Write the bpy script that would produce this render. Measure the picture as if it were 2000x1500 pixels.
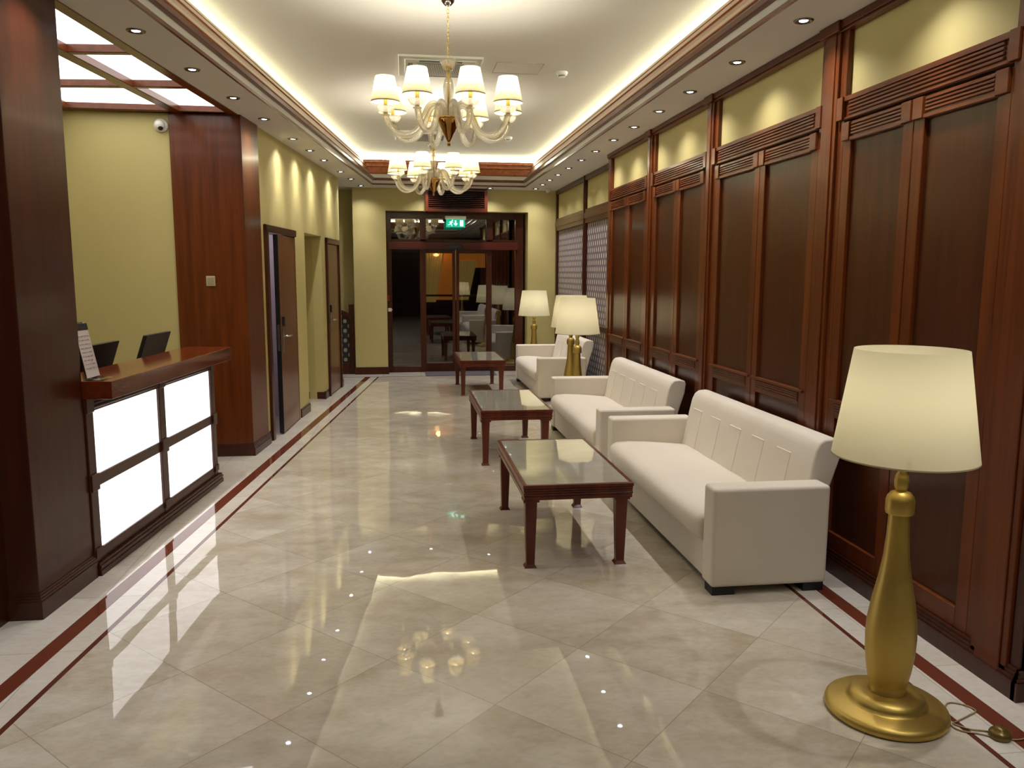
import bpy, math, random
from mathutils import Vector, Matrix
random.seed(7)
for o in list(bpy.data.objects): bpy.data.objects.remove(o, do_unlink=True)
S = bpy.context.scene; C = S.collection
PI = math.pi; rad = math.radians

# ------------------------------------------------------------------ camera
HC = 1.62
_p, _r, _y = rad(7.833), rad(.217), rad(7.79)
F = Vector((0, math.cos(_p), -math.sin(_p))); U = Vector((0, math.sin(_p), math.cos(_p))); R = Vector((1, 0, 0))
R, U = R*math.cos(_r)+U*math.sin(_r), U*math.cos(_r)-R*math.sin(_r)
_M = Matrix.Rotation(-_y, 3, 'Z'); F = _M@F; R = _M@R; U = _M@U
cd = bpy.data.cameras.new('camera'); cam = bpy.data.objects.new('camera', cd); C.objects.link(cam)
cam.matrix_world = Matrix(((R.x, U.x, -F.x, 0), (R.y, U.y, -F.y, 0), (R.z, U.z, -F.z, HC), (0, 0, 0, 1)))
cd.sensor_width = 36; cd.lens = 1570/2000*36; cd.clip_start = .05; cd.clip_end = 200
S.camera = cam

# ------------------------------------------------------------------ world, exposure
w = bpy.data.worlds.new('world'); S.world = w; w.use_nodes = True
w.node_tree.nodes['Background'].inputs[0].default_value = (.012, .013, .02, 1)
w.node_tree.nodes['Background'].inputs[1].default_value = .3
S.view_settings.view_transform = 'Standard'; S.view_settings.look = 'None'
S.view_settings.exposure = 0.0; S.view_settings.gamma = 1.0
try: S.view_settings.use_curve_mapping = False
except Exception: pass

# light levels (watts / radiance), all in one place
P_SPOT = 42.0        # every recessed downlight
P_CHAND = 5.4        # each chandelier bulb
P_LAMP = 1.4         # each floor lamp bulb
E_COVE = 30         # strip in the ceiling trough
E_LIGHTBOX = 2.6     # luminous ceiling over the reception
E_COUNTER = 1.5      # lit panels in the counter front
COOL = (1.0, .97, 1.0); WARM = (1.0, .92, .72)

# ------------------------------------------------------------------ left wall frame
LA = rad(6.1); LN = Vector((math.cos(LA), -math.sin(LA), 0)); LT = Vector((math.sin(LA), math.cos(LA), 0))
def LP(o, t, z=0): return LN*o + LT*t + Vector((0, 0, z))
def LXY(o, Y): return Vector(((o+math.sin(LA)*Y)/math.cos(LA), Y, 0))     # point of the line offset=o at world Y

# ------------------------------------------------------------------ mesh builder
class MB:
    def __init__(s): s.v = []; s.f = []; s.m = []; s.mi = 0; s.sm = []
    def add(s, vs, fs, smooth=False):
        n = len(s.v); s.v += [tuple(v) for v in vs]
        for f in fs: s.f.append([i+n for i in f]); s.m.append(s.mi); s.sm.append(smooth)
        return s
    def hexa(s, p):   # 8 points: bottom 4 ccw, top 4 ccw
        return s.add(p, [(3,2,1,0),(4,5,6,7),(0,1,5,4),(1,2,6,5),(2,3,7,6),(3,0,4,7)])
    def box(s, x0, x1, y0, y1, z0, z1):
        x0, x1 = sorted((x0, x1)); y0, y1 = sorted((y0, y1)); z0, z1 = sorted((z0, z1))
        return s.hexa([(x0,y0,z0),(x1,y0,z0),(x1,y1,z0),(x0,y1,z0),(x0,y0,z1),(x1,y0,z1),(x1,y1,z1),(x0,y1,z1)])
    def lbox(s, o0, o1, t0, t1, z0, z1):     # box in the left wall's frame
        o0, o1 = sorted((o0, o1)); t0, t1 = sorted((t0, t1))
        q = [LP(o0,t0),LP(o1,t0),LP(o1,t1),LP(o0,t1)]
        return s.hexa([(a.x,a.y,z0) for a in q]+[(a.x,a.y,z1) for a in q])
    def prism(s, pts, h0, h1, axis='z', smooth=False):   # polygon extruded along an axis
        def P(a, b, h): return {'z': (a,b,h), 'y': (a,h,b), 'x': (h,a,b)}[axis]
        n = len(pts); vs = [P(a,b,h0) for a,b in pts]+[P(a,b,h1) for a,b in pts]
        fs = [tuple(range(n))[::-1], tuple(range(n, 2*n))]
        s.add(vs, fs); k = len(s.v)-2*n
        for i in range(n):
            j = (i+1) % n; s.f.append([k+i,k+j,k+n+j,k+n+i]); s.m.append(s.mi); s.sm.append(smooth)
        return s
    def lathe(s, prof, n=32, c=(0,0,0), cap=False, rip=0, nr=0):
        vs = []; fs = []
        for r, z in prof:
            for i in range(n):
                a = 2*PI*i/n; rr = r+(rip*math.cos(a*nr) if rip else 0)
                vs.append((c[0]+rr*math.cos(a), c[1]+rr*math.sin(a), c[2]+z))
        for k in range(len(prof)-1):
            for i in range(n):
                j = (i+1) % n; fs.append((k*n+i, k*n+j, (k+1)*n+j, (k+1)*n+i))
        if cap: fs += [tuple(range(n))[::-1], tuple(range((len(prof)-1)*n, len(prof)*n))]
        return s.add(vs, fs, True)
    def tube(s, pts, r, n=8, cap=True, closed=False):
        pts = [Vector(p) for p in pts]; N = len(pts); rs = r if isinstance(r, (list, tuple)) else [r]*N
        vs = []; fs = []; up = None
        for i, p in enumerate(pts):
            a = pts[(i-1) % N] if (i or closed) else p; b = pts[(i+1) % N] if (i < N-1 or closed) else p
            d = (b-a).normalized()
            if up is None: up = d.orthogonal().normalized()
            up = (up-d*up.dot(d)); up = up.normalized() if up.length > 1e-6 else d.orthogonal().normalized()
            q = d.cross(up)
            for k in range(n):
                t = 2*PI*k/n; vs.append(p+(up*math.cos(t)+q*math.sin(t))*rs[i])
        for i in range(N if closed else N-1):
            i2 = (i+1) % N
            for k in range(n):
                k2 = (k+1) % n; fs.append((i*n+k, i*n+k2, i2*n+k2, i2*n+k))
        if cap and not closed: fs += [tuple(range(n))[::-1], tuple(range((N-1)*n, N*n))]
        return s.add(vs, fs, True)
    def quad(s, *p): return s.add(p, [tuple(range(len(p)))])
    def build(s, name, mat, parent=None, bevel=0, seg=2, loc=None):
        me = bpy.data.meshes.new(name); me.from_pydata(s.v, [], s.f); me.validate(); me.update()
        mats = mat if isinstance(mat, (list, tuple)) else [mat]
        for q in mats: me.materials.append(q)
        for p, mi, sm in zip(me.polygons, s.m, s.sm): p.material_index = mi; p.use_smooth = sm
        o = bpy.data.objects.new(name, me); C.objects.link(o)
        if loc: o.location = loc
        if parent: o.parent = parent
        if bevel:
            b = o.modifiers.new('bevel', 'BEVEL'); b.width = bevel; b.segments = seg; b.limit_method = 'ANGLE'; b.angle_limit = rad(40)
            if seg > 1:
                for p in me.polygons: p.use_smooth = True
                wn = o.modifiers.new('wn', 'WEIGHTED_NORMAL'); wn.keep_sharp = False
        return o
def tag(o, label, cat, group=None, kind=None):
    if label: o['label'] = label
    if cat: o['category'] = cat
    if group: o['group'] = group
    if kind: o['kind'] = kind
    return o
def thing(name, label, cat, loc=(0,0,0), rz=0, group=None):
    o = bpy.data.objects.new(name, None); C.objects.link(o); o.location = loc; o.rotation_euler = (0,0,rz); o.empty_display_size = .1
    return tag(o, label, cat, group)
def struct(o): o['kind'] = 'structure'; return o
def kids(o): return [c for c in bpy.data.objects if c.parent == o]
def dup(root, loc, label, rz=None):
    ks = KID.setdefault(root.name, [(c, kids(c)) for c in kids(root)])
    r = root.copy(); C.objects.link(r); r.location = loc; r['label'] = label
    if rz is not None: r.rotation_euler = (0,0,rz)
    for ch, gs in ks:
        c = ch.copy(); C.objects.link(c); c.parent = r
        for g in gs: d = g.copy(); C.objects.link(d); d.parent = c
    return r
KID = {}

# ------------------------------------------------------------------ materials
def lin(r, g, b): return tuple((c/255/12.92 if c/255 <= .04045 else ((c/255+.055)/1.055)**2.4) for c in (r, g, b))+(1,)
class NT:
    def __init__(s, name):
        s.mat = bpy.data.materials.new(name); s.mat.use_nodes = True; s.t = s.mat.node_tree; s.n = s.t.nodes
        s.b = s.n['Principled BSDF']; s.out = s.n['Material Output']
    def new(s, kind, **kw):
        x = s.n.new(kind)
        for k, v in kw.items():
            if k.startswith('_'): x.inputs[k[1:].replace('_', ' ')].default_value = v
            else: setattr(x, k, v)
        return x
    def link(s, a, b): s.t.links.new(a, b)
    def math(s, op, a, b=None, clamp=False):
        m = s.new('ShaderNodeMath', operation=op); m.use_clamp = clamp
        for i, v in enumerate((a, b)):
            if v is None: continue
            if isinstance(v, (int, float)): m.inputs[i].default_value = v
            else: s.link(v, m.inputs[i])
        return m.outputs[0]
    def mix(s, f, a, b):
        m = s.new('ShaderNodeMix', data_type='RGBA')
        for i, v in ((0, f), (6, a), (7, b)):
            if isinstance(v, (int, float, tuple)): m.inputs[i].default_value = v
            else: s.link(v, m.inputs[i])
        return m.outputs[2]
    def coord(s, scale=(1,1,1), rot=(0,0,0), kind='Object'):
        tc = s.new('ShaderNodeTexCoord'); mp = s.new('ShaderNodeMapping'); s.link(tc.outputs[kind], mp.inputs[0])
        mp.inputs['Scale'].default_value = scale; mp.inputs['Rotation'].default_value = rot; return mp.outputs[0]
    def noise(s, vec, scale, detail=3, rough=.5):
        x = s.new('ShaderNodeTexNoise'); x.inputs['Scale'].default_value = scale; x.inputs['Detail'].default_value = detail
        x.inputs['Roughness'].default_value = rough; s.link(vec, x.inputs['Vector']); return x.outputs[0]
    def bump(s, h, strength, dist=.01):
        x = s.new('ShaderNodeBump'); x.inputs['Strength'].default_value = strength; x.inputs['Distance'].default_value = dist
        s.link(h, x.inputs['Height']); s.link(x.outputs[0], s.b.inputs['Normal'])
def simple(name, col, rough=.5, metal=0, **kw):
    n = NT(name); n.b.inputs['Base Color'].default_value = col; n.b.inputs['Roughness'].default_value = rough; n.b.inputs['Metallic'].default_value = metal
    for k, v in kw.items(): n.b.inputs[k.replace('_', ' ')].default_value = v
    return n.mat
def emis(name, col, st):
    n = NT(name); n.b.inputs['Base Color'].default_value = col; n.b.inputs['Emission Color'].default_value = col; n.b.inputs['Emission Strength'].default_value = st
    return n.mat
def wood(name, c1, c2, rough=.28, axis='z', coat=.3):
    n = NT(name); sc = {'z': (9,9,.5), 'y': (9,.5,9), 'x': (.5,9,9)}[axis]
    v = n.coord(sc); a = n.noise(v, 2.2, 5, .6)
    v2 = n.coord(tuple(q*6 for q in sc)); b = n.noise(v2, 1.6, 2)
    f = n.math('ADD', n.math('MULTIPLY', a, .88), n.math('MULTIPLY', b, .12))
    f = n.math('MULTIPLY', n.math('SUBTRACT', f, .3), 2.4, True)
    n.link(n.mix(f, c1, c2), n.b.inputs['Base Color']); n.b.inputs['Roughness'].default_value = rough
    n.b.inputs['Coat Weight'].default_value = coat*.5; n.b.inputs['Coat Roughness'].default_value = .1; n.b.inputs['Specular IOR Level'].default_value = .3
    return n.mat
M_wood = wood('mahogany', lin(80,36,12), lin(114,56,20))
M_woodh = wood('mahogany_along', lin(80,36,12), lin(112,54,19), axis='y')
M_woodx = wood('mahogany_across', lin(82,36,20), lin(128,58,32), axis='x')
M_panel = wood('mahogany_veneer', lin(58,26,8), lin(80,38,11), rough=.3, coat=.3)
M_dark = wood('dark_mahogany', lin(54,24,12), lin(78,35,16), rough=.3)
M_top = wood('counter_mahogany', lin(88,34,15), lin(116,48,22), rough=.12, axis='y', coat=.8)
M_tablewood = wood('table_mahogany', lin(72,30,17), lin(112,50,28), rough=.3)
M_leaf = wood('door_veneer', lin(96,58,32), lin(120,76,44), rough=.28, coat=.4)

def wallpaper():
    n = NT('yellow_wallpaper'); v = n.coord((1,1,1)); a = n.noise(v, 220, 2)
    v2 = n.coord((1,1,.15)); b = n.noise(v2, 2.2, 2)
    c = n.mix(b, lin(192,178,114), lin(200,187,126)); c = n.mix(n.math('MULTIPLY', a, .25), c, lin(176,160,94))
    n.link(c, n.b.inputs['Base Color']); n.b.inputs['Roughness'].default_value = .62; n.bump(a, .15, .002); return n.mat
M_yellow = wallpaper()
M_white = simple('ceiling_paint', lin(236,232,220), .85)
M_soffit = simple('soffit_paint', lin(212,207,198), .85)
M_plastic = simple('white_plastic', lin(225,222,210), .4)
M_black = simple('black_plastic', (.012,.012,.013,1), .35)
M_blackm = simple('black_leg', (.01,.01,.01,1), .5)
M_steel = simple('brushed_steel', lin(190,186,178), .25, 1)
M_chrome = simple('dark_chrome', lin(120,112,104), .18, 1)
M_grey = simple('grey_plastic', lin(120,120,116), .5)
M_brass = simple('polished_brass', lin(228,198,124), .16, 1)
M_goldhub = simple('mirror_gold', lin(184,138,76), .06, 1)
M_gold = simple('satin_gold', lin(196,168,88), .42, .8)
def fabric():
    n = NT('cream_upholstery'); v = n.coord((1,1,1)); a = n.noise(v, 320, 2); b = n.noise(v, 3, 2)
    n.link(n.mix(b, lin(214,204,184), lin(222,213,195)), n.b.inputs['Base Color']); n.b.inputs['Roughness'].default_value = .8
    n.b.inputs['Sheen Weight'].default_value = .15; n.bump(a, .2, .002); return n.mat
M_fab = fabric()
M_seam = simple('upholstery_seam', lin(170,156,132), .9)

def marble(name, border=False):
    n = NT(name); tc = n.new('ShaderNodeTexCoord'); sp = n.new('ShaderNodeSeparateXYZ'); n.link(tc.outputs['Object'], sp.inputs[0])
    k = 1/math.sqrt(2); X, Y = sp.outputs[0], sp.outputs[1]
    if border:
        u = n.math('ADD', X, .31); v = n.math('ADD', Y, .1); sz = .6
    else:
        u = n.math('SUBTRACT', n.math('MULTIPLY', n.math('ADD', X, Y), k), 2.237); v = n.math('SUBTRACT', n.math('MULTIPLY', n.math('SUBTRACT', Y, X), k), 1.772); sz = .583
    u = n.math('DIVIDE', u, sz); v = n.math('DIVIDE', v, sz)
    fu = n.math('FRACT', u); fv = n.math('FRACT', v)
    du = n.math('MINIMUM', fu, n.math('SUBTRACT', 1, fu)); dv = n.math('MINIMUM', fv, n.math('SUBTRACT', 1, fv))
    g = n.math('LESS_THAN', n.math('MINIMUM', du, dv), .0030)
    cb = n.new('ShaderNodeCombineXYZ'); n.link(n.math('FLOOR', u), cb.inputs[0]); n.link(n.math('FLOOR', v), cb.inputs[1])
    wn = n.new('ShaderNodeTexWhiteNoise'); wn.noise_dimensions = '3D'; n.link(cb.outputs[0], wn.inputs['Vector'])
    off = n.new('ShaderNodeVectorMath', operation='SCALE'); n.link(wn.outputs['Color'], off.inputs[0]); off.inputs['Scale'].default_value = 9
    add = n.new('ShaderNodeVectorMath', operation='ADD'); n.link(tc.outputs['Object'], add.inputs[0]); n.link(off.outputs[0], add.inputs[1])
    mp = n.new('ShaderNodeMapping'); mp.inputs['Rotation'].default_value = (0,0,rad(38)); mp.inputs['Scale'].default_value = (1,1.7,1); n.link(add.outputs[0], mp.inputs[0])
    a = n.noise(mp.outputs[0], 1.3, 8, .68); b = n.noise(mp.outputs[0], 4.2, 7, .66); c = n.noise(mp.outputs[0], 30, 3)
    f = n.math('ADD', n.math('MULTIPLY', a, .6), n.math('MULTIPLY', b, .4))
    f = n.math('MULTIPLY', n.math('SUBTRACT', f, .36), 3.4, True)
    if border: c1, c2, c3 = lin(198,190,172), lin(218,213,202), lin(206,198,184)
    else: c1, c2, c3 = lin(170,157,132), lin(212,206,190), lin(195,185,162)
    col = n.mix(f, c1, c2)
    col = n.mix(n.math('MULTIPLY', wn.outputs['Value'], .35), col, c3)
    col = n.mix(n.math('MULTIPLY', n.math('SUBTRACT', c, .45), .5, True), col, lin(140,118,84))
    col = n.mix(n.math('MULTIPLY', g, .5), col, lin(112,100,80))
    n.link(col, n.b.inputs['Base Color']); n.b.inputs['IOR'].default_value = 1.75
    n.b.inputs['Roughness'].default_value = .015
    # polished slabs laid by hand: every tile tilts a hair and undulates
    geo = n.new('ShaderNodeNewGeometry'); wv = n.new('ShaderNodeTexNoise'); wv.inputs['Scale'].default_value = 5; wv.inputs['Detail'].default_value = 1; n.link(tc.outputs['Object'], wv.inputs['Vector'])
    def cen(sock, s_):
        q = n.new('ShaderNodeVectorMath', operation='SUBTRACT'); n.link(sock, q.inputs[0]); q.inputs[1].default_value = (.5,.5,.5)
        r = n.new('ShaderNodeVectorMath', operation='MULTIPLY'); n.link(q.outputs[0], r.inputs[0]); r.inputs[1].default_value = (s_,s_,0); return r.outputs[0]
    s1 = n.new('ShaderNodeVectorMath', operation='ADD'); n.link(cen(wn.outputs['Color'], .008), s1.inputs[0]); n.link(cen(wv.outputs['Color'], .009), s1.inputs[1])
    s2 = n.new('ShaderNodeVectorMath', operation='ADD'); n.link(s1.outputs[0], s2.inputs[0]); n.link(geo.outputs['Normal'], s2.inputs[1])
    s3 = n.new('ShaderNodeVectorMath', operation='NORMALIZE'); n.link(s2.outputs[0], s3.inputs[0]); n.link(s3.outputs[0], n.b.inputs['Normal'])
    return n.mat
M_floor = marble('polished_marble'); M_border = marble('pale_marble', True)
M_strip = simple('red_marble_strip', lin(102,52,36), .05)
M_strip2 = simple('dark_marble_strip', lin(92,50,38), .05)

def lattice():
    n = NT('lozenge_wallpaper'); tc = n.new('ShaderNodeTexCoord'); sp = n.new('ShaderNodeSeparateXYZ'); n.link(tc.outputs['Object'], sp.inputs[0])
    a = n.math('COSINE', n.math('MULTIPLY', sp.outputs[1], 2*PI/.115)); b = n.math('COSINE', n.math('MULTIPLY', sp.outputs[2], 2*PI/.168))
    c = n.math('MULTIPLY', n.math('SUBTRACT', n.math('MULTIPLY', a, b), .26), 3.5, True)
    n.link(n.mix(c, lin(112,102,106), lin(200,188,170)), n.b.inputs['Base Color']); n.b.inputs['Roughness'].default_value = .6; return n.mat
M_lattice = lattice()
def floral():
    n = NT('floral_panel'); tc = n.new('ShaderNodeTexCoord'); sp = n.new('ShaderNodeSeparateXYZ'); n.link(tc.outputs['Object'], sp.inputs[0])
    a = n.math('COSINE', n.math('MULTIPLY', sp.outputs[0], 2*PI/.14)); b = n.math('COSINE', n.math('MULTIPLY', sp.outputs[2], 2*PI/.155))
    c = n.math('MULTIPLY', n.math('SUBTRACT', n.math('MULTIPLY', a, b), .25), 5, True)
    v = n.noise(tc.outputs['Object'], 60, 2); c = n.math('MULTIPLY', c, n.math('ADD', v, .35), True)
    n.link(n.mix(c, lin(26,36,48), lin(176,158,126)), n.b.inputs['Base Color']); n.b.inputs['Roughness'].default_value = .5; return n.mat
M_floral = floral()

def shade(name, col, tr=.5, pleat=False):
    n = NT(name); d = n.new('ShaderNodeBsdfDiffuse'); t = n.new('ShaderNodeBsdfTranslucent'); m = n.new('ShaderNodeMixShader')
    d.inputs[0].default_value = col; t.inputs[0].default_value = col; m.inputs[0].default_value = tr
    n.link(d.outputs[0], m.inputs[1]); n.link(t.outputs[0], m.inputs[2]); n.link(m.outputs[0], n.out.inputs[0]); return n.mat
M_shade = shade('linen_shade', lin(234,228,200), .5)
M_pleat = shade('pleated_shade', lin(242,230,186), .18)
def glass(name, col=(1,1,1,1), rough=0.0, ior=1.45, mixt=.35, gl=.12, body=.15):
    n = NT(name)   # clear crystal: mostly see-through with bright reflections, cheap and noise free
    tr = n.new('ShaderNodeBsdfTransparent'); tr.inputs[0].default_value = col
    g = n.new('ShaderNodeBsdfGlass'); g.inputs['Color'].default_value = col; g.inputs['Roughness'].default_value = rough; g.inputs['IOR'].default_value = ior
    m = n.new('ShaderNodeMixShader'); m.inputs[0].default_value = mixt; n.link(g.outputs[0], m.inputs[1]); n.link(tr.outputs[0], m.inputs[2])
    df = n.new('ShaderNodeBsdfTranslucent'); df.inputs[0].default_value = (.95,.93,.86,1)
    m2 = n.new('ShaderNodeMixShader'); m2.inputs[0].default_value = body; n.link(m.outputs[0], m2.inputs[1]); n.link(df.outputs[0], m2.inputs[2])
    n.link(m2.outputs[0], n.out.inputs[0]); return n.mat
M_crystal = glass('crystal', (.98,.97,.94,1), .02, 1.45, .45, .1, .18)
def pane(name, tint, refl):
    n = NT(name); tr = n.new('ShaderNodeBsdfTransparent'); tr.inputs[0].default_value = tint
    g = n.new('ShaderNodeBsdfGlossy'); g.inputs['Roughness'].default_value = .0; g.inputs['Color'].default_value = (1,1,1,1)
    fr = n.new('ShaderNodeFresnel'); fr.inputs['IOR'].default_value = 1.5
    f = n.math('ADD', n.math('MULTIPLY', fr.outputs[0], .9), refl, True)
    m = n.new('ShaderNodeMixShader'); n.link(f, m.inputs[0]); n.link(tr.outputs[0], m.inputs[1]); n.link(g.outputs[0], m.inputs[2]); n.link(m.outputs[0], n.out.inputs[0]); return n.mat
M_pane = pane('door_glass', (.62,.6,.56,1), .18)
M_acrylic = pane('clear_acrylic', (.95,.95,.95,1), .03)
M_tableglass = simple('marble_under_glass', lin(150,146,122), .03, 0, IOR=1.6, Coat_Weight=1.0, Coat_Roughness=.01)
M_mat = simple('grey_doormat', lin(86,80,84), .9)
M_lightbox = emis('opal_ceiling_panel', (1,.99,.95,1), E_LIGHTBOX)
M_counterlit = emis('opal_counter_panel', (1.0,.98,1.0,1), E_COUNTER)
M_cove = emis('cove_strip', (.96,1.0,.84,1), E_COVE)
M_spotface = emis('spot_lens', (.80,.84,1,1), 22)

def light(name, kind, loc, power, col, parent=None, **kw):
    l = bpy.data.lights.new(name, kind); l.energy = power; l.color = col
    for k, v in kw.items(): setattr(l, k, v)
    o = bpy.data.objects.new(name, l); C.objects.link(o); o.location = loc
    if parent: o.parent = parent
    return o

# ================================================================== SETTING
ZS = 2.94; ZC = 3.42; YF = 13.05
# floor: diagonal field, pale border, red strips
def lq(o0, o1, y0, y1): return [LXY(o0,y0), LXY(o1,y0), LXY(o1,y1), LXY(o0,y1)]
fm = MB(); Y0 = -4.0; YL = 12.70
fm.mi = 0; a, b = LXY(-1.72, Y0), LXY(-1.72, YL); fm.quad(a, (1.975,Y0,0), (1.975,YL,0), b)
fm.mi = 1
for o0, o1 in ((-5.2,-1.93), (-1.85,-1.745)):
    fm.quad(*lq(o0, o1, Y0, YL))
fm.quad((1.998,Y0,0),(2.105,Y0,0),(2.105,YL,0),(1.998,YL,0)); fm.quad((2.185,Y0,0),(5,Y0,0),(5,YL,0),(2.185,YL,0))
fm.quad((-5,YL+.03,0),(5,YL+.03,0),(5,14.6,0),(-5,14.6,0))
fm.mi = 2
fm.quad(*lq(-1.93,-1.85,Y0,YL)); fm.quad((2.105,Y0,0),(2.185,Y0,0),(2.185,YL,0),(2.105,YL,0))
fm.mi = 3
fm.quad(*lq(-1.745,-1.72,Y0,YL)); fm.quad((1.975,Y0,0),(1.998,Y0,0),(1.998,YL,0),(1.975,YL,0)); fm.quad((-5,YL,0),(5,YL,0),(5,YL+.03,0),(-5,YL+.03,0))
struct(fm.build('floor', [M_floor, M_border, M_strip, M_strip2]))

# ceiling: flat soffit ring at 2.94, coffer raised to 3.42
CR, CF, CL, CN = 1.92, 12.56, -1.757, -1.2
def ring(s, z):   # coffer outline moved inward by s
    l = LXY(CL+s, 0); q = []
    for Y in (CN+s, CF-s): pass
    return [Vector((*LXY(CL+s, CN+s).xy, z)), Vector((CR-s, CN+s, z)), Vector((CR-s, CF-s, z)), Vector((*LXY(CL+s, CF-s).xy, z))]
def sweep(mb, prof):
    rs = [ring(s, z) for s, z in prof]
    for A, B in zip(rs, rs[1:]):
        for i in range(4):
            j = (i+1) % 4; mb.quad(A[i], A[j], B[j], B[i])
cm = MB(); cm.mi = 1
out = [Vector((*LXY(-2.3, -4).xy, ZS)), Vector((2.9,-4,ZS)), Vector((2.9,14.4,ZS)), Vector((*LXY(-2.3,14.4).xy, ZS))]
# left outer edge stops at the reception light box
out[0] = Vector((*LXY(-2.112,-4).xy, ZS)); out[3] = Vector((*LXY(-2.112,14.4).xy, ZS))
rr = ring(0, ZS)
for i in range(4):
    j = (i+1) % 4; cm.quad(out[i], out[j], rr[j], rr[i])
cm.quad((2.9,-4,ZS),(5,-4,ZS),(5,2.62,ZS),(2.9,2.62,ZS))
p = LP(-2.112,7.28); q = LXY(-2.112,14.4); cm.quad((-4.5,p.y,ZS),(p.x,p.y,ZS),(q.x,14.4,ZS),(-4.5,14.4,ZS))
p = LP(-2.112,3.86); q = LXY(-2.112,-4); cm.quad((-4.5,-4,ZS),(q.x,-4,ZS),(p.x,p.y,ZS),(-4.5,p.y,ZS))
sweep(cm, [(.014,2.955),(.014,3.003)]); sweep(cm, [(.045,3.03),(-.035,3.03),(-.035,3.106)])
cm.mi = 0
sweep(cm, [(-.15,3.29),(-.62,3.29),(-.62,ZC)])
u4 = ring(-.62, ZC); cm.quad(*u4)
struct(cm.build('ceiling', [M_white, M_soffit]))
tm = MB(); sweep(tm, [(0,ZS),(-.0,ZS-.006),(.016,ZS-.006),(.016,2.956)]); sweep(tm, [(.014,3.0),(.02,2.998),(.048,3.004),(.048,3.034),(.03,3.036)])
struct(tm.build('trim_1', M_woodh))
M_crown = wood('crown_mahogany', lin(120,60,30), lin(160,88,44), rough=.2, axis='y', coat=.5)
crown = [(-.03,3.10),(-.022,3.108),(-.026,3.118),(-.045,3.150),(-.062,3.190),(-.078,3.205),(-.070,3.214),(-.074,3.222),(-.088,3.236),(-.100,3.262),(-.112,3.268),(-.106,3.276),(-.110,3.284),(-.130,3.300),(-.140,3.322),(-.150,3.327),(-.158,3.325),(-.152,3.29)]
tm = MB(); sweep(tm, crown); struct(tm.build('trim_2', M_crown))
# led strips lying in the trough
tr_ = thing('cove_light', 'concealed warm strip light washing the raised ceiling from the trough', 'light strip')
A = ring(-.605, 3.335); B = ring(-.61, 3.40)
for i in range(4):
    j = (i+1) % 4; e = MB(); e.quad(A[i], A[j], B[j], B[i]); e.build('led_strip', M_cove, tr_)

# ---- left side: yellow wall with two doors and a passage
OW = -2.11
def lwall(mb, t0, t1, z0, z1, o0=OW, th=.12): mb.lbox(o0-th, o0, t0, t1, z0, z1)
wm = MB()
T1, T2 = 7.80, 8.88      # door 1 opening
N1, N2 = 9.42, 10.36     # passage
D1, D2 = 10.66, 11.42    # door 2 opening
TE = 11.62
lwall(wm, 7.2, T1, 0, ZS); lwall(wm, T1, T2, 2.02, ZS); lwall(wm, T2, N1, 0, ZS); lwall(wm, N1, N2, 2.075, ZS)
lwall(wm, N2, D1, 0, ZS); lwall(wm, D1, D2, 2.03, ZS); lwall(wm, D2, TE, 0, ZS)
wm.lbox(-2.7, OW-.12, 9.30, N1, 0, ZS); 
wm.add([LP(OW-.12,N2,0), LP(-3.0,N2+.1,0), LP(-3.0,N2+.1,2.3), LP(OW-.12,N2,2.3)], [(0,1,2,3)])
wm.lbox(-2.9, -2.8, 9.0, N2+.2, 0, 2.3); wm.lbox(-2.9, OW-.12, 9.3, N2+.1, 2.075, 2.15)
wm.lbox(-3.4, OW-.12, TE-.1, TE, 0, ZS)
struct(wm.build('wall_left', M_yellow))
# room behind door 1 (pale lilac plaster seen through the gap)
rm = MB(); rm.lbox(-3.3,-3.2,7.2,9.2,0,2.5); rm.lbox(-3.2,OW-.12,7.3,7.4,0,2.5); rm.lbox(-3.2,OW-.12,9.1,9.2,0,2.5); rm.lbox(-3.3,OW-.12,7.3,9.2,2.45,2.5)
struct(rm.build('wall_cloakroom', simple('lilac_plaster', lin(206,196,208), .8)))
l = light('cloakroom_light', 'POINT', LP(-2.75,8.3,2.2), 7, (1,.95,1), shadow_soft_size=.1)

# reception side walls
em = MB()
em.box(-3.75, -1.912, 7.30, 7.42, 0, 3.1); em.lbox(-3.85,-3.75, 3.0, 7.5, 0, 3.1); em.box(-3.9,-2.3,3.6,3.7,0,3.1)
struct(em.build('wall_reception', M_yellow))
# wood wall toward the camera and wood block by the desk
pm = MB()
pm.lbox(-2.36,-2.24,-4,3.86,0,ZS)
struct(pm.build('wall_front_left', M_dark))
def pilaster(name, pts, z1, mat, base=True):
    m = MB(); m.prism(pts, 0.0, z1); o = struct(m.build(name, mat, bevel=.004)); return o
x0 = LXY(-2.107,3.87).x
q = LP(-2.107,4.19); q0 = LP(-2.40,4.19)
pilaster('trim_3', [(-1.86,3.87),(x0,3.87),(q.x,q.y),(q0.x,q0.y),(-2.2,3.87)], ZS+.05, M_dark)
bm_ = MB()
for k, (d, z0, z1) in enumerate(((.018,0,.085),(.013,.085,.098),(.009,.098,.111),(.005,.111,.122))):
    xa = LXY(-2.107+d,3.87-d); qa = LP(-2.107+d,4.19); bm_.prism([(-1.87,3.87-d),(xa.x,xa.y),(qa.x,qa.y),(qa.x-.1,qa.y),(-1.87,3.9)], z0, z1)
struct(bm_.build('baseboard_front_left', M_dark))
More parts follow.
